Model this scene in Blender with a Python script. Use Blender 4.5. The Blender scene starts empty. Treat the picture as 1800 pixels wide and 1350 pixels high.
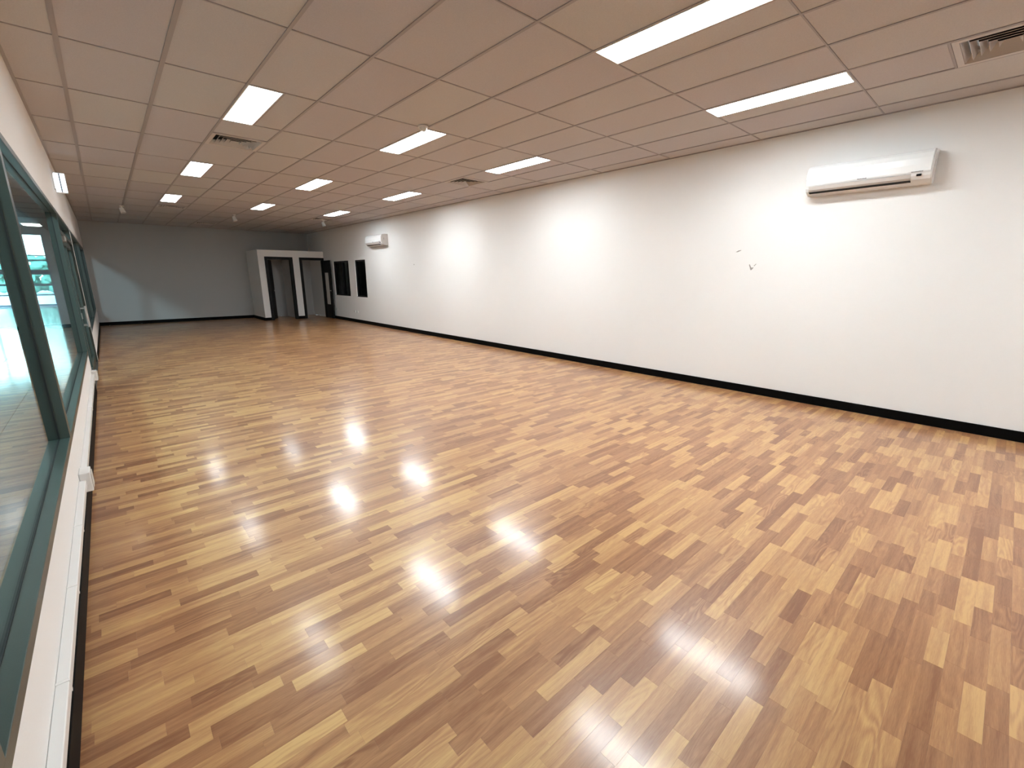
import bpy, bmesh, math, random
from mathutils import Vector, Matrix

# ------------------------------------------------------------------ camera, world, light, exposure
SC = bpy.context.scene
COL = SC.collection
F, YAW, PITCH, ROLL, CAMZ = 778.69, 0.7318, -0.2381, 0.001, 1.5491
RNG = random.Random(7)


def cam_axes():
    cy, sy, cp, sp = math.cos(YAW), math.sin(YAW), math.cos(PITCH), math.sin(PITCH)
    fwd = Vector((sy * cp, cy * cp, sp))
    rt = Vector((cy, -sy, 0))
    up = rt.cross(fwd)
    return rt * math.cos(ROLL) + up * math.sin(ROLL), up * math.cos(ROLL) - rt * math.sin(ROLL), fwd


RT, UP, FW = cam_axes()
cam_data = bpy.data.cameras.new('camera')
cam = bpy.data.objects.new('camera', cam_data)
COL.objects.link(cam)
m = Matrix((RT, UP, -FW)).transposed().to_4x4()
m.translation = Vector((0, 0, CAMZ))
cam.matrix_world = m
cam_data.sensor_width = 36
cam_data.lens = F / 1800 * 36
cam_data.clip_start = 0.02
cam_data.clip_end = 300
SC.camera = cam

SC.view_settings.view_transform = 'Standard'
SC.view_settings.look = 'None'
SC.view_settings.gamma = 1
SC.view_settings.exposure = 0.52
SC.view_settings.use_curve_mapping = False
SC.cycles.max_bounces = 10
SC.cycles.diffuse_bounces = 5
SC.cycles.glossy_bounces = 5
SC.cycles.transparent_max_bounces = 12
SC.cycles.sample_clamp_indirect = 8

PANEL = 34.0                      # radiance of a ceiling light diffuser
PANEL_COL = (0.945, 1.0, 1.03)

w = bpy.data.worlds.new('sky')
SC.world = w
w.use_nodes = True
wn = w.node_tree
bg = wn.nodes['Background']
wtc = wn.nodes.new('ShaderNodeTexCoord')
wsep = wn.nodes.new('ShaderNodeSeparateXYZ')
wr = wn.nodes.new('ShaderNodeValToRGB')
wr.color_ramp.elements[0].position = 0.48
wr.color_ramp.elements[0].color = (0.62, 0.90, 1.0, 1)
wr.color_ramp.elements[1].position = 0.9
wr.color_ramp.elements[1].color = (0.42, 0.70, 1.0, 1)
wma = wn.nodes.new('ShaderNodeMath')
wma.operation = 'MULTIPLY_ADD'
wma.inputs[1].default_value = 0.5
wma.inputs[2].default_value = 0.5
wn.links.new(wtc.outputs['Generated'], wsep.inputs[0])
wn.links.new(wsep.outputs['Z'], wma.inputs[0])
wn.links.new(wma.outputs[0], wr.inputs[0])
wn.links.new(wr.outputs[0], bg.inputs['Color'])
bg.inputs['Strength'].default_value = 30.0

# daylight through the roof light of the concourse outside the shopfront
ld = bpy.data.lights.new('skylight_glow', 'AREA')
ld.shape = 'RECTANGLE'
ld.size = 0.9
ld.size_y = 1.6
ld.energy = 900
ld.color = (0.62, 0.85, 1.0)
lo = bpy.data.objects.new('skylight_glow', ld)
COL.objects.link(lo)
lo.location = (-4.2, 2.5, 5.9)
lo.rotation_euler = (Vector((0.6, 19.39, 1.0)) - Vector(lo.location)).to_track_quat('-Z', 'Y').to_euler()

# ------------------------------------------------------------------ sizes
H = 3.192                         # ceiling
XR = 6.3395                       # right wall
XL = -0.3128                      # left wall
YB = 19.39                        # back wall
YN = -4.2                         # wall behind the camera
GX, GY = 1.216, 4.8411            # ceiling grid origin
YC = 17.765                       # face of the partition with the two doors
XC = 4.10

# ------------------------------------------------------------------ materials


def mat(name, col, rough=0.6, metal=0.0, spec=0.5, noise=0.0, nscale=8.0, bump=0.0, bscale=60.0, coat=0.0):
    mt = bpy.data.materials.new(name)
    mt.use_nodes = True
    nt = mt.node_tree
    b = nt.nodes['Principled BSDF']
    b.inputs['Base Color'].default_value = (*col, 1)
    b.inputs['Roughness'].default_value = rough
    b.inputs['Metallic'].default_value = metal
    b.inputs['Specular IOR Level'].default_value = spec
    b.inputs['Coat Weight'].default_value = coat
    geo = nt.nodes.new('ShaderNodeNewGeometry')
    if noise > 0:
        n = nt.nodes.new('ShaderNodeTexNoise')
        n.inputs['Scale'].default_value = nscale
        n.inputs['Detail'].default_value = 4
        nt.links.new(geo.outputs['Position'], n.inputs['Vector'])
        mx = nt.nodes.new('ShaderNodeMix')
        mx.data_type = 'RGBA'
        mx.inputs[6].default_value = (*[c * (1 - noise) for c in col], 1)
        mx.inputs[7].default_value = (*[min(1, c * (1 + noise)) for c in col], 1)
        nt.links.new(n.outputs['Fac'], mx.inputs[0])
        nt.links.new(mx.outputs[2], b.inputs['Base Color'])
    if bump > 0:
        n2 = nt.nodes.new('ShaderNodeTexNoise')
        n2.inputs['Scale'].default_value = bscale
        n2.inputs['Detail'].default_value = 3
        nt.links.new(geo.outputs['Position'], n2.inputs['Vector'])
        bp = nt.nodes.new('ShaderNodeBump')
        bp.inputs['Strength'].default_value = bump
        bp.inputs['Distance'].default_value = 0.002
        nt.links.new(n2.outputs['Fac'], bp.inputs['Height'])
        nt.links.new(bp.outputs[0], b.inputs['Normal'])
    return mt


def emit(name, col, strength):
    mt = bpy.data.materials.new(name)
    mt.use_nodes = True
    nt = mt.node_tree
    nt.nodes.clear()
    o = nt.nodes.new('ShaderNodeOutputMaterial')
    e = nt.nodes.new('ShaderNodeEmission')
    e.inputs[0].default_value = (*col, 1)
    e.inputs[1].default_value = strength
    nt.links.new(e.outputs[0], o.inputs[0])
    return mt


def glass(name, tint=(0.86, 0.95, 0.93), ior=1.5, dust=0.03):
    mt = bpy.data.materials.new(name)
    mt.use_nodes = True
    nt = mt.node_tree
    nt.nodes.clear()
    o = nt.nodes.new('ShaderNodeOutputMaterial')
    tr = nt.nodes.new('ShaderNodeBsdfTransparent')
    tr.inputs[0].default_value = (*tint, 1)
    gl = nt.nodes.new('ShaderNodeBsdfGlossy')
    gl.inputs['Roughness'].default_value = 0.01
    fr = nt.nodes.new('ShaderNodeFresnel')
    geo = nt.nodes.new('ShaderNodeNewGeometry')      # the exit face of the pane needs the inverse index
    io = nt.nodes.new('ShaderNodeMath')
    io.operation = 'MULTIPLY_ADD'
    io.inputs[1].default_value = 1 / ior - ior
    io.inputs[2].default_value = ior
    nt.links.new(geo.outputs['Backfacing'], io.inputs[0])
    nt.links.new(io.outputs[0], fr.inputs[0])
    mx = nt.nodes.new('ShaderNodeMixShader')
    nt.links.new(fr.outputs[0], mx.inputs[0])
    nt.links.new(tr.outputs[0], mx.inputs[1])
    nt.links.new(gl.outputs[0], mx.inputs[2])
    nt.links.new(mx.outputs[0], o.inputs[0])
    return mt


def wood_mat():
    mt = bpy.data.materials.new('laminate_strips')
    mt.use_nodes = True
    nt = mt.node_tree
    N, L = nt.nodes, nt.links
    b = N['Principled BSDF']
    geo = N.new('ShaderNodeNewGeometry')
    at = N.new('ShaderNodeAttribute'); at.attribute_name = 'tone'
    asd = N.new('ShaderNodeAttribute'); asd.attribute_name = 'seed'
    vm = N.new('ShaderNodeVectorMath'); vm.operation = 'MULTIPLY_ADD'
    cmb = N.new('ShaderNodeCombineXYZ')
    mul = N.new('ShaderNodeMath'); mul.operation = 'MULTIPLY'; mul.inputs[1].default_value = 57.0
    L.new(asd.outputs['Fac'], mul.inputs[0])
    L.new(mul.outputs[0], cmb.inputs[0]); L.new(asd.outputs['Fac'], cmb.inputs[1]); L.new(mul.outputs[0], cmb.inputs[2])
    # flowing figure: contour lines of a stretched noise
    vm.inputs[1].default_value = (2.2, 15.0, 1.0)
    L.new(geo.outputs['Position'], vm.inputs[0]); L.new(cmb.outputs[0], vm.inputs[2])
    n1 = N.new('ShaderNodeTexNoise'); n1.inputs['Scale'].default_value = 1.0; n1.inputs['Detail'].default_value = 1.2
    n1.inputs['Roughness'].default_value = 0.4
    L.new(vm.outputs[0], n1.inputs['Vector'])
    k = N.new('ShaderNodeMath'); k.operation = 'MULTIPLY'; k.inputs[1].default_value = 62.0
    L.new(n1.outputs['Fac'], k.inputs[0])
    sn = N.new('ShaderNodeMath'); sn.operation = 'SINE'; L.new(k.outputs[0], sn.inputs[0])
    # long pale and dark streaks
    vm2 = N.new('ShaderNodeVectorMath'); vm2.operation = 'MULTIPLY_ADD'; vm2.inputs[1].default_value = (1.6, 42.0, 1.0)
    L.new(geo.outputs['Position'], vm2.inputs[0]); L.new(cmb.outputs[0], vm2.inputs[2])
    n2 = N.new('ShaderNodeTexNoise'); n2.inputs['Scale'].default_value = 1.0; n2.inputs['Detail'].default_value = 3
    L.new(vm2.outputs[0], n2.inputs['Vector'])
    # pores
    vm3 = N.new('ShaderNodeVectorMath'); vm3.operation = 'MULTIPLY_ADD'; vm3.inputs[1].default_value = (26.0, 420.0, 1.0)
    L.new(geo.outputs['Position'], vm3.inputs[0]); L.new(cmb.outputs[0], vm3.inputs[2])
    n3 = N.new('ShaderNodeTexNoise'); n3.inputs['Scale'].default_value = 1.0; n3.inputs['Detail'].default_value = 2
    L.new(vm3.outputs[0], n3.inputs['Vector'])

    def lin(src, a, c):
        q = N.new('ShaderNodeMath'); q.operation = 'MULTIPLY_ADD'
        q.inputs[1].default_value = a; q.inputs[2].default_value = c
        L.new(src, q.inputs[0]); return q.outputs[0]

    def add(a, c):
        q = N.new('ShaderNodeMath'); q.operation = 'ADD'
        L.new(a, q.inputs[0]); L.new(c, q.inputs[1]); return q.outputs[0]
    # only some strips show strong figure
    fr = N.new('ShaderNodeMath'); fr.operation = 'MULTIPLY'; fr.inputs[1].default_value = 13.7
    L.new(asd.outputs['Fac'], fr.inputs[0])
    fr2 = N.new('ShaderNodeMath'); fr2.operation = 'FRACT'; L.new(fr.outputs[0], fr2.inputs[0])
    fr3 = N.new('ShaderNodeMath'); fr3.operation = 'POWER'; fr3.inputs[1].default_value = 3.0; L.new(fr2.outputs[0], fr3.inputs[0])
    fg = N.new('ShaderNodeMath'); fg.operation = 'MULTIPLY'
    L.new(sn.outputs[0], fg.inputs[0]); L.new(lin(fr3.outputs[0], 0.14, 0.02), fg.inputs[1])
    v = add(at.outputs['Fac'], fg.outputs[0])
    v = add(v, lin(n2.outputs['Fac'], 0.95, -0.475))
    v = add(v, lin(n3.outputs['Fac'], 0.5, -0.25))
    r = N.new('ShaderNodeValToRGB')
    r.color_ramp.elements[0].position = 0.0
    r.color_ramp.elements[0].color = (0.240, 0.098, 0.042, 1)
    r.color_ramp.elements[1].position = 1.0
    r.color_ramp.elements[1].color = (0.595, 0.355, 0.146, 1)
    e = r.color_ramp.elements.new(0.5); e.color = (0.405, 0.198, 0.088, 1)
    L.new(v, r.inputs[0]); L.new(r.outputs[0], b.inputs['Base Color'])
    n4 = N.new('ShaderNodeTexNoise'); n4.inputs['Scale'].default_value = 3.0; n4.inputs['Detail'].default_value = 4
    L.new(geo.outputs['Position'], n4.inputs['Vector'])
    L.new(lin(n4.outputs['Fac'], 0.08, 0.30), b.inputs['Roughness'])
    b.inputs['Specular IOR Level'].default_value = 0.45
    b.inputs['Coat Weight'].default_value = 0.42
    b.inputs['Coat Roughness'].default_value = 0.14
    b.inputs['Coat IOR'].default_value = 1.5
    bp = N.new('ShaderNodeBump'); bp.inputs['Strength'].default_value = 0.10; bp.inputs['Distance'].default_value = 0.001
    L.new(n3.outputs['Fac'], bp.inputs['Height']); L.new(bp.outputs[0], b.inputs['Normal'])
    return mt


def tile_mat():
    mt = mat('ceiling_tile_board', (0.80, 0.78, 0.76), 0.9, spec=0.2)
    nt = mt.node_tree
    N, L = nt.nodes, nt.links
    b = N['Principled BSDF']
    oi = N.new('ShaderNodeObjectInfo')
    r = N.new('ShaderNodeValToRGB')
    r.color_ramp.elements[0].color = (0.525, 0.487, 0.498, 1)
    r.color_ramp.elements[1].color = (0.555, 0.535, 0.515, 1)
    L.new(oi.outputs['Random'], r.inputs[0])
    geo = N.new('ShaderNodeNewGeometry')
    n = N.new('ShaderNodeTexNoise'); n.inputs['Scale'].default_value = 130; n.inputs['Detail'].default_value = 3
    L.new(geo.outputs['Position'], n.inputs['Vector'])
    mx = N.new('ShaderNodeMix'); mx.data_type = 'RGBA'; mx.blend_type = 'MULTIPLY'; mx.inputs[0].default_value = 0.16
    L.new(r.outputs[0], mx.inputs[6]); L.new(n.outputs['Color'], mx.inputs[7])
    mx2 = N.new('ShaderNodeMix'); mx2.data_type = 'RGBA'; mx2.inputs[0].default_value = 0.12
    L.new(r.outputs[0], mx2.inputs[6]); L.new(n.outputs['Fac'], mx2.inputs[7])
    L.new(mx2.outputs[2], b.inputs['Base Color'])
    bp = N.new('ShaderNodeBump'); bp.inputs['Strength'].default_value = 0.25; bp.inputs['Distance'].default_value = 0.002
    L.new(n.outputs['Fac'], bp.inputs['Height']); L.new(bp.outputs[0], b.inputs['Normal'])
    return mt


M = dict(
    wall=mat('white_wall_paint', (0.865, 0.86, 0.845), 0.85, spec=0.25, noise=0.015, nscale=1.3, bump=0.25, bscale=140),
    walldim=mat('dimmed_wall_paint', (0.50, 0.505, 0.50), 0.85, spec=0.25, noise=0.015, nscale=1.3, bump=0.25, bscale=140),  # wall paint with the dimness of the far end put into its colour
    under=mat('floor_underlay', (0.05, 0.03, 0.02), 0.9),
    wood=wood_mat(),
    tile=tile_mat(),
    grid=mat('ceiling_grid_enamel', (0.36, 0.325, 0.32), 0.55),
    plenum=mat('plenum_dark', (0.05, 0.045, 0.04), 0.95),
    panel=emit('lamp_diffuser', PANEL_COL, PANEL),
    panel_dim=emit('lamp_diffuser_dimmed', PANEL_COL, PANEL * 0.36),  # output cut to darken the left side and the far end
    panel_off=mat('lamp_diffuser_off', (0.75, 0.75, 0.73), 0.5),
    lampframe=mat('lamp_frame_white', (0.8, 0.8, 0.78), 0.4),
    vent=mat('vent_enamel', (0.56, 0.52, 0.49), 0.5),
    duct=mat('vent_throat_and_shade_black', (0.012, 0.011, 0.010), 0.9),
    black=mat('black_gloss_paint', (0.003, 0.003, 0.003), 0.55, spec=0.06),
    blackdoor=mat('black_door_paint', (0.004, 0.004, 0.004), 0.45, spec=0.2),
    green=mat('green_powder_coat', (0.042, 0.056, 0.048), 0.33, noise=0.05, nscale=30, bump=0.1, bscale=300),
    gasket=mat('black_gasket', (0.006, 0.008, 0.008), 0.6),
    glass=glass('shopfront_glass', ior=1.35),
    darkglass=glass('interior_window_glass', (0.55, 0.56, 0.56), 1.5),
    white=mat('white_plastic', (0.82, 0.83, 0.82), 0.25, spec=0.5),
    offwhite=mat('offwhite_plastic', (0.66, 0.64, 0.60), 0.4),
    louver=mat('air_conditioner_louver', (0.55, 0.50, 0.46), 0.45),
    print=mat('grey_print', (0.09, 0.09, 0.09), 0.5),
    metal=mat('brushed_metal', (0.55, 0.54, 0.52), 0.3, metal=1.0),
    signglow=emit('sign_diffuser', (0.82, 0.92, 1.0), 3.0),
    signblue=mat('sign_divider', (0.25, 0.33, 0.45), 0.5),
    grey=mat('concourse_grey_paint', (0.30, 0.32, 0.33), 0.7, noise=0.08, nscale=2),
    stone=mat('concourse_tile_stone', (0.34, 0.33, 0.34), 0.11, noise=0.22, nscale=26, spec=0.6),
    grout=mat('concourse_grout', (0.07, 0.07, 0.07), 0.8),
    soffit=mat('concourse_soffit', (0.22, 0.22, 0.22), 0.8),
    bluegrey=mat('entrance_frame_paint', (0.10, 0.16, 0.24), 0.4),
    pave=mat('outdoor_paving', (0.45, 0.47, 0.48), 0.8, noise=0.2, nscale=3),
    chip=mat('bare_plaster_chip', (0.34, 0.32, 0.30), 0.9),
    paper=mat('white_notice_board', (0.75, 0.74, 0.70), 0.6),
    leaf=mat('outdoor_hedge_green', (0.16, 0.34, 0.27), 0.8, noise=0.4, nscale=12),
    warm=emit('concourse_lamp_glow', (1.0, 0.97, 0.92), 45.0),
)

# ------------------------------------------------------------------ builders
ORG = {}


def bbox(bm, x0, x1, y0, y1, z0, z1, bev=0.0):
    vs = [bm.verts.new(p) for p in ((x0, y0, z0), (x1, y0, z0), (x1, y1, z0), (x0, y1, z0),
                                    (x0, y0, z1), (x1, y0, z1), (x1, y1, z1), (x0, y1, z1))]
    fs = [bm.faces.new([vs[i] for i in f]) for f in
          ((0, 3, 2, 1), (4, 5, 6, 7), (0, 1, 5, 4), (1, 2, 6, 5), (2, 3, 7, 6), (3, 0, 4, 7))]
    if bev > 0:
        es = set()
        for f in fs:
            es.update(f.edges)
        bmesh.ops.bevel(bm, geom=list(es), offset=bev, segments=2, affect='EDGES', profile=0.5)
    return bm


def box(x0, x1, y0, y1, z0, z1, bev=0.0):
    return bbox(bmesh.new(), x0, x1, y0, y1, z0, z1, bev)


def cyl(bm, c, axis, r0, r1, h, n=20):
    """tapered cylinder from c along axis."""
    a = Vector(axis).normalized()
    t = a.orthogonal().normalized()
    s = a.cross(t)
    A, B = [], []
    for i in range(n):
        an = 2 * math.pi * i / n
        d = t * math.cos(an) + s * math.sin(an)
        A.append(bm.verts.new(Vector(c) + d * r0))
        B.append(bm.verts.new(Vector(c) + a * h + d * r1))
    for i in range(n):
        j = (i + 1) % n
        bm.faces.new((A[i], A[j], B[j], B[i]))
    bm.faces.new(list(reversed(A)))
    bm.faces.new(B)
    return bm


def prism(bm, poly, axis, a0, a1):
    """extrude a closed 2-D outline along a world axis ('x' poly=(y,z), 'y' poly=(x,z), 'z' poly=(x,y))."""
    def P(p, t):
        return {'x': (t, p[0], p[1]), 'y': (p[0], t, p[1]), 'z': (p[0], p[1], t)}[axis]
    A = [bm.verts.new(P(p, a0)) for p in poly]
    B = [bm.verts.new(P(p, a1)) for p in poly]
    n = len(poly)
    for i in range(n):
        j = (i + 1) % n
        bm.faces.new((A[i], A[j], B[j], B[i]))
    bm.faces.new(list(reversed(A)))
    bm.faces.new(B)
    return bm


def obj(name, bm, mt, parent=None, label=None, smooth=False):
    bmesh.ops.recalc_face_normals(bm, faces=bm.faces)
    me = bpy.data.meshes.new(name)
    xs = [v.co for v in bm.verts]
    lo_ = Vector([min(v[i] for v in xs) for i in range(3)])
    hi_ = Vector([max(v[i] for v in xs) for i in range(3)])
    c = (lo_ + hi_) / 2
    if parent is None:
        c.z = lo_.z
    bmesh.ops.translate(bm, verts=bm.verts, vec=-c)
    bm.to_mesh(me)
    bm.free()
    me.materials.append(mt)
    if smooth:
        for p in me.polygons:
            p.use_smooth = True
    o = bpy.data.objects.new(name, me)
    COL.objects.link(o)
    ORG[o.name] = c
    if parent is not None:
        o.parent = parent
        o.location = c - ORG[parent.name]
    else:
        o.location = c
    if label:
        o['label'] = label
    return o


def tag(o, label, cat, group=None):
    o['label'] = label
    o['category'] = cat
    if group:
        o['group'] = group
    return o


def struct(o, label=None):
    o['kind'] = 'structure'
    if label:
        o['label'] = label
    return o


def empty(name, loc):
    o = bpy.data.objects.new(name, None)
    COL.objects.link(o)
    o.location = loc
    o.empty_display_size = 0.1
    ORG[o.name] = Vector(loc)
    return o


def copy_tree(o, delta=None, parent=None):
    c = o.copy()
    COL.objects.link(c)
    ORG[c.name] = ORG[o.name] + (delta if delta is not None else Vector())
    if parent is not None:
        c.parent = parent
    else:
        c.location = o.location + delta
    for ch in [k for k in kids.get(o.name, [])]:
        d = copy_tree(ch, delta, c)
        kids.setdefault(c.name, []).append(d)
    return c


kids = {}


def part(name, bm, mt, parent, label=None, smooth=False):
    o = obj(name, bm, mt, parent, label, smooth)
    kids.setdefault(parent.name, []).append(o)
    return o


def cam_px(p):
    d = Vector(p) - Vector((0, 0, CAMZ))
    z = d.dot(FW)
    if z < 0.05:
        return None
    return 900 + F * d.dot(RT) / z, 675 - F * d.dot(UP) / z


# ------------------------------------------------------------------ floor
floor = struct(obj('floor', box(XL - 0.14, XR + 0.03, YN, YB + 0.03, -0.12, -0.009), M['under']),
               'laminate floor of warm oak and beech coloured strips running across the room')
SW = 0.061
strips = []
row0 = int(math.floor((YN + 0.012) / SW))
k = row0
while True:
    y0 = -0.012 + k * SW
    if y0 > YB:
        break
    y1 = min(y0 + SW, YB)
    x = XL - RNG.uniform(0.0, 0.3)
    prev = 0.5
    while x < XR:
        ln = RNG.choice((0.215, 0.24, 0.27, 0.285, 0.30, 0.34, 0.40, 0.46))
        xa, xb = max(x, XL), min(x + ln, XR)
        tone = RNG.choice((0.14, 0.24, 0.36, 0.46, 0.58, 0.66, 0.78, 0.86)) + RNG.uniform(-0.05, 0.05)
        if xb - xa > 0.01:
            strips.append((xa, xb, max(y0, YN), y1, tone, RNG.random()))
        x += ln
    k += 1


def strip_area(s):
    pts = [cam_px((a, b, 0)) for a, b in ((s[0], s[2]), (s[1], s[2]), (s[1], s[3]), (s[0], s[3]))]
    if any(p is None for p in pts):
        return 0
    cx = sum(p[0] for p in pts) / 4
    cy = sum(p[1] for p in pts) / 4
    if not (0 < cx < 1800 and 0 < cy < 1350):
        return 0
    ar = 0
    for i in range(4):
        a, b = pts[i], pts[(i + 1) % 4]
        ar += a[0] * b[1] - a[1] * b[0]
    return abs(ar) / 2


order = sorted(range(len(strips)), key=lambda i: -strip_area(strips[i]))
near = set(order[:300])


def strip_geo(vs, fs, s, far=False):
    g, h = 0.00008, -0.008
    x0, x1, y0, y1 = s[0] + g, s[1] - g, s[2] + g, s[3] - g
    b = 0.0002
    n = len(vs)
    vs += [(x0, y0, h), (x1, y0, h), (x1, y1, h), (x0, y1, h),
           (x0, y0, -b), (x1, y0, -b), (x1, y1, -b), (x0, y1, -b),
           (x0 + b, y0 + b, 0), (x1 - b, y0 + b, 0), (x1 - b, y1 - b, 0), (x0 + b, y1 - b, 0)]
    f = [(8, 9, 10, 11)]
    for i in range(4):
        j = (i + 1) % 4
        f.append((4 + i, 4 + j, 8 + j, 8 + i))
        if not far:
            f.append((i, j, 4 + j, 4 + i))
    fs += [tuple(q + n for q in ff) for ff in f]
    return len(f)


def strips_mesh(name, lst, origin, far):
    vs, fs, tn, sd = [], [], [], []
    for s in lst:
        c = strip_geo(vs, fs, s, far)
        tn += [s[4]] * c
        sd += [s[5]] * c
    me = bpy.data.meshes.new(name)
    me.from_pydata([(a - origin[0], b - origin[1], c - origin[2]) for a, b, c in vs], [], fs)
    a = me.attributes.new('tone', 'FLOAT', 'FACE')
    a.data.foreach_set('value', tn)
    a = me.attributes.new('seed', 'FLOAT', 'FACE')
    a.data.foreach_set('value', sd)
    me.materials.append(M['wood'])
    return me


fo = ORG[floor.name]
for i in order[:300]:
    s = strips[i]
    c = Vector(((s[0] + s[1]) / 2, (s[2] + s[3]) / 2, 0))
    o = bpy.data.objects.new('plank', strips_mesh('plank', [s], c, False))
    COL.objects.link(o)
    o.parent = floor
    o.location = c - fo
o = bpy.data.objects.new('far_planks', strips_mesh('far_planks', [s for i, s in enumerate(strips) if i not in near], fo, True))
COL.objects.link(o)
o.parent = floor
o['kind'] = 'stuff'

# ------------------------------------------------------------------ ceiling
ceiling = struct(obj('ceiling', box(XL - 0.1, XR + 0.1, YN - 0.1, YB + 0.1, H + 0.14, H + 0.2), M['plenum']),
                 'suspended ceiling of large rectangular tiles in a thin grid')
RW = 0.012
xs = [XL] + [GX + 0.6 * i for i in range(-2, 9)] + [XR]
ys = [GY + 1.2 * j for j in range(-7, 13)]
ys = [YN] + ys + [YB]
for i, x in enumerate(xs[1:-1]):
    wv = RW * (1.35 if x < 1.0 else 1.0)
    part('main_runner', box(x - wv, x + wv, YN, YB, H, H + 0.03), M['grid'], ceiling)
for y in ys[1:-1]:
    part('cross_runner', box(XL, XR, y - RW * 0.5, y + RW * 0.5, H + 0.0006, H + 0.028), M['grid'], ceiling)
for a in ((XL, XL + 0.022, YN, YB), (XR - 0.022, XR, YN, YB)):
    part('wall_angle', box(a[0], a[1], a[2], a[3], H - 0.002, H + 0.02), M['grid'], ceiling)
part('wall_angle', box(XL, XR, YB - 0.022, YB, H - 0.002, H + 0.02), M['grid'], ceiling)

lamps = {(0, j) for j in (-6, -3, 0, 3, 6)} | {(3, j) for j in (-6, -3, 0, 3, 6)} | {(6, j) for j in (-6, -3, 0, 3, 6)}
vents = {(0, 1): 1, (6, 1): 1, (6, -4): 0, (0, 7): 1, (6, 7): 1, (2, 10): 1}   # 1: far half of the cell, 0: near half
tile_mesh = {}


def ceil_tile(x0, x1, y0, y1):
    key = (round(x1 - x0, 3), round(y1 - y0, 3))
    c = Vector(((x0 + x1) / 2, (y0 + y1) / 2, H + 0.014))
    if key not in tile_mesh:
        a, b = key[0] / 2, key[1] / 2
        bm = box(-a, a, -b, b, -0.008, 0.008)
        es = [e for e in bm.edges if all(v.co.z < 0 for v in e.verts)]
        bmesh.ops.bevel(bm, geom=es, offset=0.004, segments=1, affect='EDGES')
        me = bpy.data.meshes.new('ceiling_tile')
        bm.to_mesh(me); bm.free()
        me.materials.append(M['tile'])
        tile_mesh[key] = me
    o_ = bpy.data.objects.new('ceiling_tile', tile_mesh[key])
    COL.objects.link(o_)
    o_.parent = ceiling
    o_.location = c - ORG[ceiling.name]


e = 0.003
for a in range(len(xs) - 1):
    i = a - 3                                    # grid column whose left edge is GX+.6*i  (a=0 is the cut strip)
    for b in range(len(ys) - 1):
        j = b - 8
        x0, x1, y0, y1 = xs[a] + e, xs[a + 1] - e, ys[b] + e, ys[b + 1] - e
        if x1 - x0 < 0.03 or y1 - y0 < 0.03:
            continue
        if (i, j) in lamps:
            ceil_tile(x0 + 0.312, x1, y0, y1)
            part('cross_runner', box(x0 + 0.298, x0 + 0.312, y0, y1, H + 0.001, H + 0.026), M['grid'], ceiling)
        elif (i, j) in vents:
            ym = (y0 + y1) / 2
            if vents[(i, j)]:
                ceil_tile(x0, x1, y0, ym - 0.008)
            else:
                ceil_tile(x0, x1, ym + 0.008, y1)
            part('cross_runner', box(x0, x1, ym - 0.008, ym + 0.008, H + 0.001, H + 0.026), M['grid'], ceiling)
        else:
            ceil_tile(x0, x1, y0, y1)

# ------------------------------------------------------------------ walls
def wall(name, boxes, label=None, mt='wall'):
    bm = bmesh.new()
    for bx_ in boxes:
        bbox(bm, *bx_)
    return struct(obj(name, bm, M[mt]), label)


# right wall with the two internal windows
WZ0, WZ1 = 0.878, 2.074
W1 = (14.127, 14.943)
W2 = (15.475, 16.845)
T = 0.12
R0, R1 = XR, XR + T
wall_right = wall('wall_right', [(R0, R1, YN, W1[0], 0, H + 0.1), (R0, R1, W1[0], W1[1], 0, WZ0), (R0, R1, W1[0], W1[1], WZ1, H + 0.1),
                                 (R0, R1, W1[1], W2[0], 0, H + 0.1), (R0, R1, W2[0], W2[1], 0, WZ0), (R0, R1, W2[0], W2[1], WZ1, H + 0.1),
                                 (R0, R1, W2[1], YB + 0.1, 0, H + 0.1)], 'long plain white wall on the right')
wall_back = wall('wall_back', [(XL - 0.1, XR + 0.1, YB, YB + 0.1, 0, H + 0.1)], 'wall at the far end of the room, its dimness put into the grey colour', 'walldim')
wall_front = wall('wall_front', [(XL - 0.1, XR + 0.1, YN - 0.1, YN, 0, H + 0.1)])
ST, SB = 2.36, 0.52                          # top and bottom of the shopfront glazing
DY0, DY1 = 8.20, 11.20                       # shop door bay
PY1 = 11.45
WL = XL - 0.10
wall_left = wall('wall_left', [(WL, XL, YN, DY0, 0, SB), (WL, XL, YN, YB, ST, H + 0.1), (WL, XL, DY1, PY1, 0, ST),
                               (WL, XL, PY1, YB, 0, SB), (WL, XL, 18.9, YB, SB, ST)],
                 'low white wall with a white band above the glazing on the left')
for px, py, dz in ((2.555, 1.879, 0), (2.372, 1.668, 1), (11.04, 1.862, 2)):
    bm = bmesh.new()
    if dz == 0:
        prism(bm, [(px + 0.035, py - 0.012), (px + 0.01, py - 0.013), (px - 0.03, py + 0.006), (px - 0.034, py + 0.013), (px, py + 0.008)], 'x', XR - 0.002, XR)
    elif dz == 1:
        prism(bm, [(px + 0.03, py + 0.035), (px + 0.022, py + 0.04), (px - 0.002, py - 0.004), (px - 0.032, py + 0.0), (px - 0.01, py - 0.032), (px + 0.004, py - 0.036)], 'x', XR - 0.002, XR)
        prism(bm, [(px - 0.03, py + 0.02), (px - 0.055, py + 0.045), (px - 0.06, py + 0.042), (px - 0.037, py + 0.014)], 'x', XR - 0.002, XR)
    else:
        prism(bm, [(px + 0.02, py - 0.01), (px - 0.02, py - 0.008), (px - 0.01, py + 0.012), (px + 0.015, py + 0.01)], 'x', XR - 0.002, XR)
    part('plaster_chip', bm, M['chip'], wall_right)

# skirtings
BH = 0.105


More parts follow.
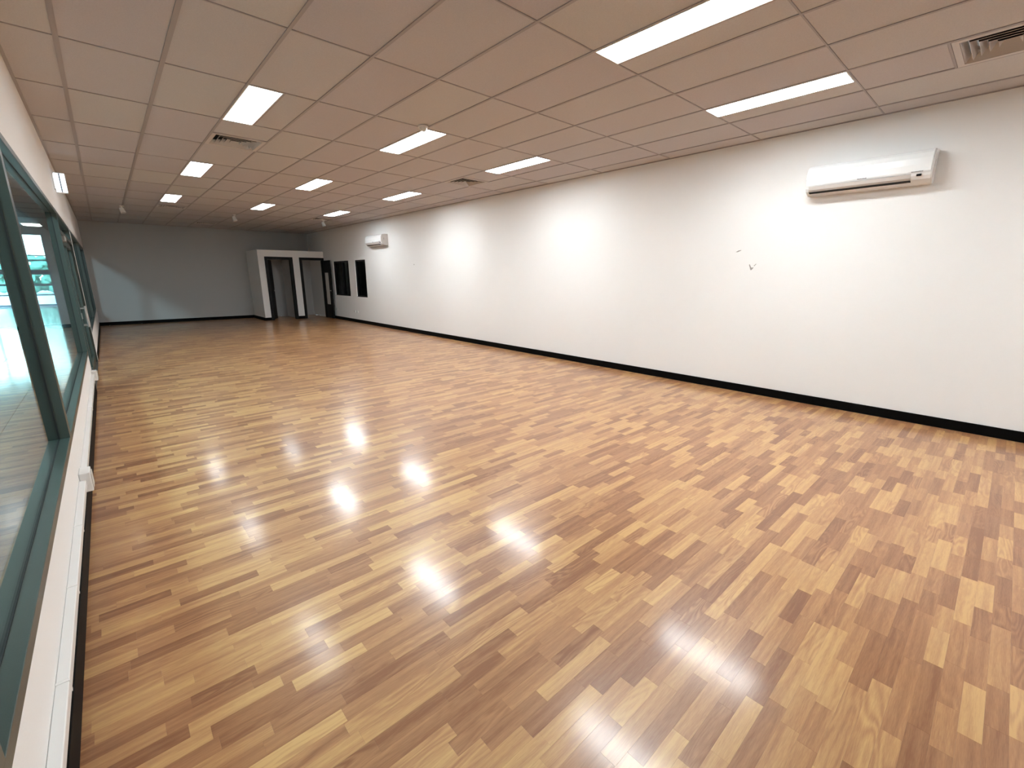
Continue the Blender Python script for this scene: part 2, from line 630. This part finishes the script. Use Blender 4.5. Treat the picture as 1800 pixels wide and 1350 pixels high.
def skirt(name, bxs):
    bm = bmesh.new()
    for (x0, x1, y0, y1, h) in bxs:
        bbox(bm, x0, x1, y0, y1, 0, h, 0.003)
    return struct(obj(name, bm, M['black']))


skirt('baseboard_right', [(XR - 0.016, XR, YN, YC - 0.03, BH)])
skirt('baseboard_back', [(XL, XC, YB - 0.016, YB, BH)])
skirt('baseboard_left', [(XL, XL + 0.008, YN, DY0 - 0.02, 0.125), (XL, XL + 0.008, PY1, YB - 0.017, 0.125)])
skirt('baseboard_partition', [(XC - 0.016, XC, YC - 0.016, YB - 0.017, BH), (XC, 4.30, YC - 0.016, YC, BH), (5.225, 5.45, YC - 0.016, YC, BH)])

# ------------------------------------------------------------------ partition with the two doors
PH = 2.45
D1 = (4.35, 5.175)
D2 = (5.50, 6.30)
DH = 2.13
wp = wall('wall_partition', [(XC, D1[0], YC, YC + 0.1, 0, PH), (D1[0], D1[1], YC, YC + 0.1, DH, PH), (D1[1], D2[0], YC, YC + 0.1, 0, PH),
                             (D2[0], D2[1], YC, YC + 0.1, DH, PH), (D2[1], XR, YC, YC + 0.1, 0, PH),
                             (XC, XC + 0.1, YC + 0.1, YB, 0, PH), (5.29, 5.37, YC + 0.1, YB, 0, PH - 0.08),
                             (XC + 0.1, XR, YC + 0.1, YB, PH - 0.08, PH)],
          'low white partition box holding two doorways in the far right corner')


def door_frame(root, a, b):
    f = 0.045
    part('jamb', box(a, a + f, YC - 0.014, YC + 0.114, 0, DH), M['blackdoor'], root)
    part('jamb', box(b - f, b, YC - 0.014, YC + 0.114, 0, DH), M['blackdoor'], root)
    part('lintel', box(a, b, YC - 0.013, YC + 0.113, DH, DH + 0.045), M['blackdoor'], root)
    part('architrave', box(a - 0.05, a, YC - 0.016, YC, 0, DH + 0.05), M['blackdoor'], root)
    part('architrave', box(b, b + (0.05 if b < 6 else 0.035), YC - 0.016, YC, 0, DH + 0.05), M['blackdoor'], root)
    part('architrave', box(a - 0.05, b + (0.05 if b < 6 else 0.035), YC - 0.0165, YC, DH + 0.0455, DH + 0.09), M['blackdoor'], root)


def rot_box(cx, cy, ang, u0, u1, v0, v1, z0, z1, bev=0.0):
    """box in a frame hinged at (cx,cy): u along the leaf, v across it."""
    bm = box(u0, u1, v0, v1, z0, z1, bev)
    bmesh.ops.rotate(bm, verts=bm.verts, cent=(0, 0, 0), matrix=Matrix.Rotation(ang, 3, 'Z'))
    bmesh.ops.translate(bm, verts=bm.verts, vec=(cx, cy, 0))
    return bm


def lever(root, cx, cy, ang, u, side, z):
    """rose and lever on face v=side of a leaf."""
    bm = bmesh.new()
    cyl(bm, (u, side * 0.02, z), (0, side, 0), 0.026, 0.024, 0.012, 16)
    cyl(bm, (u, side * 0.03, z), (0, side, 0), 0.009, 0.009, 0.03, 10)
    bbox(bm, u - 0.11, u + 0.012, min(side * 0.05, side * 0.066), max(side * 0.05, side * 0.066), z - 0.009, z + 0.009, 0.003)
    bmesh.ops.rotate(bm, verts=bm.verts, cent=(0, 0, 0), matrix=Matrix.Rotation(ang, 3, 'Z'))
    bmesh.ops.translate(bm, verts=bm.verts, vec=(cx, cy, 0))
    return bm


door_1 = struct(empty('door_1', (4.76, YC + 0.05, 0)), 'left black framed doorway in the partition, its door swung inwards')
door_frame(door_1, *D1)
h1 = (D1[0] + 0.045, YC + 0.135)
a1 = math.radians(66)
leaf1 = part('door_leaf', rot_box(h1[0], h1[1], a1, 0, 0.74, -0.02, 0.02, 0.012, DH - 0.01, 0.002), M['blackdoor'], door_1)
part('door_handle', lever(leaf1, h1[0], h1[1], a1, 0.68, -1, 1.03), M['metal'], leaf1)
door_2 = struct(empty('door_2', (5.90, YC + 0.05, 0)), 'right black framed doorway in the partition, its door swung out along the wall')
door_frame(door_2, *D2)
h2 = (D2[1] - 0.015, YC - 0.038)
a2 = math.radians(180 + 87.5)
leaf2 = part('door_leaf', rot_box(h2[0], h2[1], a2, 0, 0.80, -0.02, 0.02, 0.012, DH - 0.01, 0.002), M['blackdoor'], door_2)
part('door_handle', lever(leaf2, h2[0], h2[1], a2, 0.72, -1, 1.03), M['metal'], leaf2)
part('glazed_panel', rot_box(h2[0], h2[1], a2, 0.20, 0.56, -0.026, -0.0202, 0.52, 1.68, 0.001), M['paper'], leaf2, 'tall pale rectangular panel on the black door')

# ------------------------------------------------------------------ internal windows in the right wall


def inner_window(name, y0, y1, label, post=None):
    r = struct(empty(name, (XR + 0.06, (y0 + y1) / 2, WZ0)), label)
    f = 0.05
    xa, xb = XR + 0.02, XR + T - 0.01
    part('window_frame', box(xa, xb, y0, y0 + f, WZ0, WZ1), M['blackdoor'], r)
    part('window_frame', box(xa, xb, y1 - f, y1, WZ0, WZ1), M['blackdoor'], r)
    part('window_frame', box(xa, xb, y0 + f, y1 - f, WZ0, WZ0 + 0.045), M['blackdoor'], r)
    part('window_frame', box(xa, xb, y0 + f, y1 - f, WZ1 - f, WZ1), M['blackdoor'], r)
    part('window_reveal', box(XR - 0.001, XR + 0.02, y0, y1, WZ0 - 0.001, WZ0 + 0.012), M['blackdoor'], r)
    part('glass_pane', box(XR + 0.065, XR + 0.071, y0 + f, y1 - f, WZ0 + 0.045, WZ1 - f), M['darkglass'], r)
    if post:
        part('mullion', box(xa, xb, post - 0.025, post + 0.025, WZ0 + 0.045, WZ1 - f), M['blackdoor'], r)
    return r


inner_window('window_1', *W1, 'nearer black framed internal window in the long white wall')
inner_window('window_2', *W2, 'farther, wider black framed internal window in the long white wall', post=16.1)
wall('wall_office', [(XR + 2.2, XR + 2.3, 12.5, 18.6, 0, 2.7), (R1, XR + 2.2, 12.4, 12.5, 0, 2.7), (R1, XR + 2.2, 18.5, 18.6, 0, 2.7),
                     (R1, XR + 2.2, 12.5, 18.5, 2.6, 2.7), (R1, XR + 2.2, 12.5, 18.5, -0.1, 0)],
     'dim office walls seen through the internal windows', 'wall')

# ------------------------------------------------------------------ shopfront glazing on the left
GXC = -0.362                                # plane of the glass
FX0, FX1 = WL - 0.001, XL + 0.002


def shop_window(name, y0, y1, label, posts=(), z0=SB, z1=ST):
    r = struct(empty(name, (GXC, (y0 + y1) / 2, z0)), label)
    f = 0.045
    part('bottom_rail', box(FX0, FX1, y0, y1, z0, z0 + f, 0.002), M['green'], r)
    part('top_rail', box(FX0, FX1, y0, y1, z1 - f, z1, 0.002), M['green'], r)
    st = [y0] + list(posts) + [y1]
    for i, p in enumerate(st):
        a = p if i == 0 else (p - f if i == len(st) - 1 else p - f / 2)
        part('mullion', box(FX0, FX1 + 0.001, a, a + f, z0 + f, z1 - f, 0.002), M['green'], r)
        for yy in (a - 0.003, a + f - 0.001):
            if (i == 0 and yy < a) or (i == len(st) - 1 and yy > a):
                continue
            part('gasket', box(GXC - 0.007, GXC + 0.007, yy, yy + 0.004, z0 + f, z1 - f), M['gasket'], r)
    for i in range(len(st) - 1):
        a = st[i] + (f if i == 0 else f / 2)
        b = st[i + 1] - (f if i == len(st) - 2 else f / 2)
        part('gasket', box(GXC - 0.006, GXC + 0.006, a, b, z0 + f - 0.001, z0 + f + 0.003), M['gasket'], r)
        part('gasket', box(GXC - 0.006, GXC + 0.006, a, b, z1 - f - 0.003, z1 - f + 0.001), M['gasket'], r)
        part('glass_pane', box(GXC - 0.003, GXC + 0.003, a, b, z0 + f, z1 - f), M['glass'], r)
    return r


shop_window('window_3', -3.9, 3.846, 'green framed shopfront window nearest the camera', posts=(1.22, -1.4))
shop_window('window_4', 3.846, DY0 - 0.0, 'second green framed shopfront window before the shop door')
shop_window('window_5', PY1, 18.9, 'far green framed shopfront window beyond the shop door', posts=(15.1,))

door_3 = struct(empty('door_3', (GXC, 9.7, 0)), 'green framed glass shop door with silver handles in the left wall')
f = 0.05
for (a, b) in ((DY0, DY0 + f), (DY1 - f, DY1)):
    part('jamb', box(FX0, FX1, a, b, 0, ST, 0.002), M['green'], door_3)
part('lintel', box(FX0, FX1, DY0 + f, DY1 - f, ST - 0.05, ST, 0.002), M['green'], door_3)
part('transom', box(FX0, FX1, DY0 + f, DY1 - f, 2.08, 2.13, 0.002), M['green'], door_3)
part('glass_pane', box(GXC - 0.003, GXC + 0.003, DY0 + f, DY1 - f, 2.13, ST - 0.05), M['glass'], door_3)
part('sill_plate', box(FX0, FX1, DY0 + f, DY1 - f, -0.006, 0.006), M['metal'], door_3)


def glass_leaf(y0, y1, xo):
    t = 0.022
    bm = bmesh.new()
    bbox(bm, xo - t, xo + t, y0, y0 + 0.07, 0.01, 2.07)
    bbox(bm, xo - t, xo + t, y1 - 0.07, y1, 0.01, 2.07)
    bbox(bm, xo - t, xo + t, y0 + 0.07, y1 - 0.07, 0.01, 0.14)
    bbox(bm, xo - t, xo + t, y0 + 0.07, y1 - 0.07, 1.98, 2.07)
    lf = part('door_leaf', bm, M['green'], door_3)
    part('glass_pane', box(xo - 0.003, xo + 0.003, y0 + 0.07, y1 - 0.07, 0.14, 1.98), M['glass'], lf)
    return lf


lfa = glass_leaf(DY0 + f + 0.004, 9.69, GXC)
lfb = glass_leaf(9.71, DY1 - f - 0.004, GXC)
for lf, yy in ((lfa, 9.62), (lfb, 9.78)):
    bm = bmesh.new()
    cyl(bm, (GXC + 0.022, yy, 1.06), (1, 0, 0), 0.012, 0.012, 0.055, 12)
    cyl(bm, (GXC + 0.022, yy, 0.80), (1, 0, 0), 0.012, 0.012, 0.055, 12)
    cyl(bm, (GXC + 0.077, yy, 0.77), (0, 0, 1), 0.013, 0.013, 0.32, 12)
    part('door_handle', bm, M['metal'], lf, 'silver pull handle')
part('lock_plate', box(GXC + 0.022, GXC + 0.032, 9.58, 9.66, 0.90, 0.99), M['metal'], lfa)
bm = box(GXC + 0.023, GXC + 0.075, 8.45, 8.72, 1.99, 2.06, 0.004)
bbox(bm, GXC + 0.05, GXC + 0.062, 8.55, 9.05, 2.055, 2.07)
part('door_closer', bm, M['metal'], lfa)

# ------------------------------------------------------------------ cable duct and outlet boxes on the left wall
DX = XL + 0.033


def duct(y0, y1, joints, label):
    cd = empty('cable_duct', (XL, (y0 + y1) / 2, 0.262))
    tag(cd, label, 'cable duct')
    js = [y0] + list(joints) + [y1]
    for a, b in zip(js[:-1], js[1:]):
        part('duct_cover', box(XL + 0.0005, DX, a + 0.0015, b - 0.0015, 0.262, 0.302, 0.003), M['white'], cd)
    for j in joints:
        part('joint_clip', box(XL + 0.0005, DX + 0.0012, j - 0.012, j + 0.0, 0.2605, 0.3035, 0.001), M['white'], cd)
    return cd


duct(YN, 3.70, (-1.5, 0.45, 1.80, 2.40, 3.02), 'white plastic cable duct along the low wall in the foreground at the left')
duct(3.93, 7.88, (5.9,), 'white plastic cable duct further along the low wall, between the two outlet boxes')


def outlet_box(y0, label):
    bm = box(XL + 0.0005, XL + 0.056, y0, y0 + 0.13, 0.205, 0.335, 0.006)
    ob = obj('outlet_box', bm, M['white'])
    tag(ob, label, 'outlet box')
    part('outlet_face', box(XL + 0.0562, XL + 0.060, y0 + 0.015, y0 + 0.115, 0.222, 0.318, 0.002), M['offwhite'], ob)
    return ob


outlet_box(3.74, 'white outlet box on the low left wall where the near cable duct ends')
outlet_box(7.92, 'white outlet box on the low left wall beside the shop door')

# power points on the right wall
for yy, zz, lb in ((16.86, 0.372, 'faint white wall socket below the farther internal window, near the corner'),
                   (15.24, 0.365, 'left of the pair of white wall sockets below the internal windows'),
                   (15.02, 0.360, 'right of the pair of white wall sockets below the internal windows')):
    so = obj('wall_socket', box(XR - 0.010, XR - 0.0003, yy - 0.058, yy + 0.058, zz - 0.037, zz + 0.037, 0.002), M['white'])
    tag(so, lb, 'socket')
    for d in (-0.025, 0.025):
        part('switch', box(XR - 0.013, XR - 0.0101, yy + d - 0.008, yy + d + 0.008, zz + 0.010, zz + 0.024), M['offwhite'], so)

# ------------------------------------------------------------------ air conditioners


def air_con():
    r = empty('air_conditioner', (XR, 1.28, 2.45))
    tag(r, 'long white split air conditioner high on the wall at the right of the picture', 'air conditioner', 'air conditioners on the long white wall')
    y0, y1 = 0.745, 1.815
    # side outline (x,z): back flat on the wall, front gently curved, chin tucked back
    prof = [(XR - 0.0005, 2.455), (XR - 0.0005, 2.765), (XR - 0.05, 2.768), (XR - 0.12, 2.764), (XR - 0.165, 2.752), (XR - 0.19, 2.725), (XR - 0.205, 2.68),
            (XR - 0.212, 2.62), (XR - 0.210, 2.56), (XR - 0.200, 2.518), (XR - 0.178, 2.488), (XR - 0.12, 2.462), (XR - 0.07, 2.455)]
    bm = prism(bmesh.new(), prof, 'y', y0, y1)
    bev = [e_ for e_ in bm.edges if abs(e_.verts[0].co.y - e_.verts[1].co.y) < 1e-6]
    bmesh.ops.bevel(bm, geom=bev, offset=0.008, segments=2, affect='EDGES')
    part('casing', bm, M['white'], r)
    fp = [(XR - 0.150, 2.7595), (XR - 0.171, 2.7545), (XR - 0.196, 2.727), (XR - 0.2115, 2.68), (XR - 0.2185, 2.62), (XR - 0.2165, 2.56), (XR - 0.212, 2.545),
          (XR - 0.207, 2.545), (XR - 0.210, 2.62), (XR - 0.203, 2.68), (XR - 0.188, 2.722), (XR - 0.165, 2.748)]
    part('front_panel', prism(bmesh.new(), fp, 'y', y0 + 0.012, y1 - 0.012), M['white'], r, 'glossy curved front cover', smooth=False)
    lv = [(XR - 0.2100, 2.538), (XR - 0.2145, 2.536), (XR - 0.2060, 2.502), (XR - 0.186, 2.484), (XR - 0.183, 2.488), (XR - 0.2010, 2.508)]
    part('air_louver', prism(bmesh.new(), lv, 'y', y0 + 0.155, y1 - 0.035), M['louver'], r)
    sl = [(XR - 0.190, 2.4845), (XR - 0.188, 2.4800), (XR - 0.150, 2.4690), (XR - 0.150, 2.4760)]
    part('air_slot', prism(bmesh.new(), sl, 'y', y0 + 0.155, y1 - 0.035), M['duct'], r, 'dark air outlet slot')
    part('display', box(XR - 0.2125, XR - 0.2055, 0.822, 0.858, 2.514, 2.534), M['black'], r, 'small black display')
    bm = bmesh.new()
    for k_ in range(7):                                 # unreadable maker's mark, middle of the cover
        yy = 1.335 - k_ * 0.0115
        bbox(bm, XR - 0.2175, XR - 0.2160, yy - 0.0085, yy, 2.5515, 2.5585 if k_ % 2 else 2.5600)
    part('front_lettering', bm, M['print'], r)
    bm = bmesh.new()
    for k_ in range(9):
        yy = 0.900 - k_ * 0.010
        bbox(bm, XR - 0.2178, XR - 0.2160, yy - 0.0075, yy, 2.5530, 2.5590 if k_ % 3 else 2.5600)
    part('front_lettering', bm, M['print'], r)
    part('vent_slit', box(XR - 0.13, XR - 0.125, y0 - 0.0012, y0 + 0.0005, 2.60, 2.66), M['print'], r)
    return r


ac = air_con()
ac2 = copy_tree(ac, Vector((0, 11.72, -0.02)))
ac2['label'] = 'smaller looking white split air conditioner on the wall above the internal windows'

# ------------------------------------------------------------------ ceiling lights
ROWN = {-3: 'nearest the camera', 0: 'second from the camera', 3: 'third from the camera', 6: 'farthest from the camera'}
COLN = {0: 'left', 3: 'middle', 6: 'right'}
l0 = None
lamp_mesh = {}
for i in (0, 3, 6):
    for j in (-6, -3, 0, 3, 6):
        x0, y0 = GX + 0.6 * i, GY + 1.2 * j
        if l0 is None:
            lx0, ly0 = x0, y0
            l0 = empty('ceiling_light', (x0 + 0.15, y0 + 0.6, H))
            bm = bmesh.new()
            a, b, c, d = x0 + 0.004, x0 + 0.296, y0 + 0.006, y0 + 1.194
            w_ = 0.010
            for q in ((a, a + w_, c, d), (b - w_, b, c, d), (a + w_, b - w_, c, c + w_), (a + w_, b - w_, d - w_, d)):
                bbox(bm, *q, H - 0.003, H + 0.020)
            part('light_frame', bm, M['lampframe'], l0)
            part('diffuser', box(a + w_, b - w_, c + w_, d - w_, H - 0.0005, H + 0.010), M['panel'], l0)
            lt = l0
        else:
            lt = copy_tree(l0, Vector((x0 - lx0, y0 - ly0, 0)))
        if j == -6 or (i, j) == (0, -3):
            lb = {(0, -6): 'unlit recessed ceiling light panel behind the camera', (0, -3): 'recessed ceiling light panel right above the camera'}.get(
                (i, j), 'bright recessed ceiling light panel behind the camera, %s row' % COLN[i])
            g = 'ceiling lights out of the picture'
        else:
            n = ROWN[j]
            if i == 0:
                n = {0: 'nearest the camera', 3: 'middle one of three', 6: 'farthest from the camera'}[j]
            lb = 'bright white oblong ceiling light in the %s row, %s' % (COLN[i], n)
            g = 'recessed ceiling lights'
        tag(lt, lb, 'ceiling light', g)
        # lamps dimmed or switched off to darken the left and far areas
        kind_ = 'panel_off' if (i, j) == (0, -6) else ('panel_dim' if i == 0 or (i, j) == (3, 6) else 'panel')
        df = [c_ for c_ in kids[lt.name] if c_.name.startswith('diffuser')][0]
        if not lamp_mesh:
            for kk in ('panel', 'panel_dim', 'panel_off'):
                lamp_mesh[kk] = df.data.copy()
                lamp_mesh[kk].materials[0] = M[kk]
        df.data = lamp_mesh[kind_]

# ------------------------------------------------------------------ ceiling air vents (four way louvred diffusers)
vl = {(0, 1): 'square louvred air vent between the first two lights of the left row',
      (6, 1): 'square louvred air vent near the right wall, between lights of the right row',
      (6, -4): 'large louvred air vent at the top right corner of the picture',
      (0, 7): 'dark air vent just behind the farthest light of the left row',
      (6, 7): 'dark air vent just behind the farthest light of the right row',
      (2, 10): 'dark air vent alone on the far unlit ceiling near the end wall'}
v0 = None
for (i, j), far in vents.items():
    cx = GX + 0.6 * i + 0.3
    cy = GY + 1.2 * j + (0.9 if far else 0.3)
    if v0 is None:
        vx, vy = cx, cy
        v0 = empty('air_vent', (cx, cy, H))
        s = 0.288
        bm = bmesh.new()
        q = 0.040
        for (a, b, c, d) in ((-s, -s + q, -s, s), (s - q, s, -s, s), (-s + q, s - q, -s, -s + q), (-s + q, s - q, s - q, s)):
            bbox(bm, cx + a, cx + b, cy + c, cy + d, H - 0.002, H + 0.008)
        part('vent_frame', bm, M['vent'], v0)
        part('vent_throat', box(cx - s, cx + s, cy - s, cy + s, H + 0.075, H + 0.08), M['duct'], v0, 'black throat')
        for k_ in range(5):
            o_ = 0.244 - k_ * 0.047               # lower outer half size
            u_ = o_ - 0.030                       # upper inner half size
            zl, zu = H + 0.001, H + 0.048
            bm = bmesh.new()
            if u_ > 0.01:
                lo_r = [(-o_, -o_), (o_, -o_), (o_, o_), (-o_, o_)]
                up_r = [(-u_, -u_), (u_, -u_), (u_, u_), (-u_, u_)]
                A = [bm.verts.new((cx + p[0], cy + p[1], zl)) for p in lo_r]
                B = [bm.verts.new((cx + p[0], cy + p[1], zu)) for p in up_r]
                A2 = [bm.verts.new((cx + p[0] * (1 + 0.003 / o_), cy + p[1] * (1 + 0.003 / o_), zl + 0.002)) for p in lo_r]
                B2 = [bm.verts.new((cx + p[0] * (1 + 0.003 / u_), cy + p[1] * (1 + 0.003 / u_), zu + 0.002)) for p in up_r]
                for t in range(4):
                    t2 = (t + 1) % 4
                    bm.faces.new((A[t], A[t2], B[t2], B[t]))
                    bm.faces.new((A2[t2], A2[t], B2[t], B2[t2]))
                    bm.faces.new((A[t2], A[t], A2[t], A2[t2]))
                    bm.faces.new((B[t], B[t2], B2[t2], B2[t]))
                bm.faces.ensure_lookup_table()
                for f_ in bm.faces:
                    f_.material_index = 0
                for t in range(4):
                    bm.faces[t * 4 + 1].material_index = 1
                bl = part('louver_blade', bm, M['vent'], v0)
                bl.data.materials.append(M['duct'])  # blade backs coloured black for the shade up inside the vent
        vt = v0
    else:
        vt = copy_tree(v0, Vector((cx - vx, cy - vy, 0)))
    tag(vt, vl[(i, j)], 'air vent', 'ceiling air vents')

# ------------------------------------------------------------------ small ceiling fittings
sd = empty('smoke_detector', (2.95, 4.79, H))
tag(sd, 'small round smoke detector beside a light of the middle row', 'smoke detector')
part('detector_base', cyl(bmesh.new(), (2.95, 4.79, H + 0.001), (0, 0, -1), 0.058, 0.055, 0.016, 24), M['offwhite'], sd)
part('detector_head', cyl(bmesh.new(), (2.95, 4.79, H - 0.015), (0, 0, -1), 0.046, 0.030, 0.032, 24), M['offwhite'], sd)

spl = ['small white ceiling spotlight at the far left, near the shopfront wall', 'small white ceiling spotlight in the middle of the far ceiling',
       'small white ceiling spotlight at the far right, above the partition side']
for (x, y), lb in zip(((0.60, 14.75), (2.95, 14.75), (5.25, 14.45)), spl):
    sp = empty('spotlight', (x, y, H))
    tag(sp, lb, 'spotlight', 'small unlit spotlights on the far ceiling')
    part('mounting_plate', cyl(bmesh.new(), (x, y, H + 0.001), (0, 0, -1), 0.045, 0.045, 0.018, 20), M['white'], sp)
    part('stem', cyl(bmesh.new(), (x, y, H - 0.016), (0, 0, -1), 0.010, 0.010, 0.06, 10), M['white'], sp)
    d = Vector((0.25, -0.25, -1)).normalized()
    c = Vector((x, y, H - 0.10))
    hd = part('lamp_head', cyl(bmesh.new(), c - d * 0.055, d, 0.045, 0.055, 0.12, 20), M['white'], sp)
    part('lens', cyl(bmesh.new(), c + d * 0.0655, d, 0.045, 0.045, 0.003, 20), M['offwhite'], hd)

# illuminated sign on the left wall
sg = empty('illuminated_sign', (XL + 0.1, 9.3, 2.70))
tag(sg, 'small glowing white sign box sticking out from the wall above the glazing', 'sign')
part('sign_bracket', box(XL + 0.0005, XL + 0.015, 9.22, 9.40, 2.74, 2.92, 0.003), M['white'], sg)
part('sign_housing', box(XL + 0.015, XL + 0.135, 9.27, 9.34, 2.69, 2.96, 0.004), M['white'], sg)
part('sign_face', box(XL + 0.020, XL + 0.068, 9.262, 9.2695, 2.705, 2.945), M['signglow'], sg, 'glowing white half of the sign')
part('sign_face', box(XL + 0.084, XL + 0.130, 9.262, 9.2695, 2.705, 2.945), M['signglow'], sg, 'glowing white half of the sign')
part('sign_divider', box(XL + 0.0682, XL + 0.0838, 9.262, 9.2695, 2.705, 2.945), M['signblue'], sg, 'blue grey strip between the glowing halves')

# ------------------------------------------------------------------ concourse outside the shopfront
CX0, CX1 = -8.0, WL
CYN, CYB = -5.0, 34.0
cf = struct(obj('concourse_floor', box(CX0, CX1 - 0.001, CYN, CYB, -0.12, -0.010), M['grout']), 'polished grey tiled floor of the concourse outside')
TS = 0.60
vs, fs = [], []
near_t = []


def tile_geo(x0, x1, y0, y1):
    g = 0.006
    n = len(vs)
    vs.extend([(x0 + g, y0 + g, -0.001), (x1 - g, y0 + g, -0.001), (x1 - g, y1 - g, -0.001), (x0 + g, y1 - g, -0.001),
               (x0 + g * .6, y0 + g * .6, -0.0095), (x1 - g * .6, y0 + g * .6, -0.0095), (x1 - g * .6, y1 - g * .6, -0.0095), (x0 + g * .6, y1 - g * .6, -0.0095)])
    fs.append((n, n + 1, n + 2, n + 3))
    for t in range(4):
        t2 = (t + 1) % 4
        fs.append((n + 4 + t, n + 4 + t2, n + t2, n + t))


y = CYN
while y < CYB - 0.01:
    x = CX1 - 0.002
    while x > CX0 + 0.01:
        xa, xb, ya, yb = max(x - TS, CX0), x, y, min(y + TS, CYB)
        p = cam_px(((xa + xb) / 2, (ya + yb) / 2, 0))
        if p and -15 < p[0] < 175 and 545 < p[1] < 1150:
            part('floor_tile', box(xa + 0.003, xb - 0.003, ya + 0.003, yb - 0.003, -0.0098, -0.001, 0.0015), M['stone'], cf)
        else:
            tile_geo(xa, xb, ya, yb)
        x -= TS
    y += TS
me = bpy.data.meshes.new('far_floor_tiles')
c = ORG[cf.name]
me.from_pydata([(a - c.x, b - c.y, d - c.z) for a, b, d in vs], [], fs)
me.materials.append(M['stone'])
o = bpy.data.objects.new('far_floor_tiles', me)
COL.objects.link(o)
o.parent = cf
o['kind'] = 'stuff'

SOF = 3.30
wall('ceiling_concourse', [(-1.30, WL, CYN, CYB, SOF, SOF + 0.1), (-1.35, -1.30, CYN, CYB, SOF, 6.3),
                           (CX0, -1.30, CYN, CYB, 6.3, 6.4), (CX0, -1.30, 20.0, CYB, 3.99, 4.1),
                           (CX0, -1.30, 19.9, 20.0, 3.99, 6.3)], 'grey soffit of the concourse outside', 'soffit')
EX = -1.98                                      # right edge of the glazed entrance
EH = 3.65
wall('wall_concourse', [(CX0 - 0.1, CX0, CYN, CYB, 0, 6.4), (CX0, WL, CYN - 0.1, CYN, 0, 6.4), (EX, WL, CYB, CYB + 0.2, 0, 6.4),
                        (CX0, EX, CYB, CYB + 0.2, EH, 6.4), (-0.60, WL, YB + 0.4, CYB, 0, SOF), (WL - 0.25, WL, YB + 0.02, YB + 0.4, 0, SOF)],
     'grey walls of the concourse outside', 'grey')
# glazed entrance at the end of the concourse
en = struct(empty('window_6', (-5, CYB, 0)), 'bright glazed entrance at the far end of the concourse outside')
ef = CYB + 0.06
for x in (EX - 0.04, EX - 1.22, EX - 2.4, EX - 3.6, EX - 4.8):
    part('mullion', box(x - 0.04, x + 0.04, ef, ef + 0.08, 0, EH), M['bluegrey'], en)
for z, t in ((0.0, 0.10), (0.0 + 0.55, 0.06), (1.05, 0.10), (1.62, 0.24), (2.30, 0.07), (2.55, 0.05), (EH - 0.06, 0.06)):
    part('transom', box(CX0, EX - 0.08, ef + 0.082, ef + 0.12, z, z + t), M['bluegrey'], en)
part('glass_pane', box(CX0, EX, ef + 0.122, ef + 0.128, 0.0, EH), M['glass'], en)
# what stands outside it
struct(obj('outdoor_paving', box(-30, 12, CYB + 0.2, 90, -0.12, -0.02), M['pave']))
bm = bmesh.new()
r2 = random.Random(3)
for k_ in range(260):
    cx, cy, cz = r2.uniform(-13, 0), r2.uniform(59, 61), r2.uniform(0.1, 3.2)
    s_ = r2.uniform(0.25, 0.6)
    bmesh.ops.create_icosphere(bm, subdivisions=1, radius=s_, matrix=Matrix.Translation((cx, cy, max(cz, s_))) @ Matrix.Scale(r2.uniform(.6, 1.2), 4, (0, 0, 1)))
tag(obj('hedge', bm, M['leaf']), 'pale green hedge outside beyond the glazed entrance', 'hedge')

# round lamp on the concourse ceiling; the others are added, unseen, to brighten its floor
for p in ((-2.11, 32.0, 3.99), (-1.02, 10.0), (-1.02, 6.4), (-1.02, 2.8), (-1.02, -0.8)):
    soz = p[2] if len(p) > 2 else SOF
    k_ = 2.4 if len(p) > 2 else 1.0
    dl = empty('concourse_light', (p[0], p[1], soz))
    tag(dl, 'round glowing lamp on the concourse ceiling, seen through the second window' if p[1] > 13 else
        'added unseen round lamp that brightens the concourse floor, out of the picture', 'ceiling light', 'round lamps of the concourse')
    part('lamp_ring', cyl(bmesh.new(), (p[0], p[1], soz - 0.0005), (0, 0, -1), 0.20 * k_, 0.19 * k_, 0.03, 28), M['lampframe'], dl)
    part('lamp_lens', cyl(bmesh.new(), (p[0], p[1], soz - 0.031), (0, 0, -1), 0.16 * k_, 0.13 * k_, 0.03 * k_, 28), M['warm'], dl)
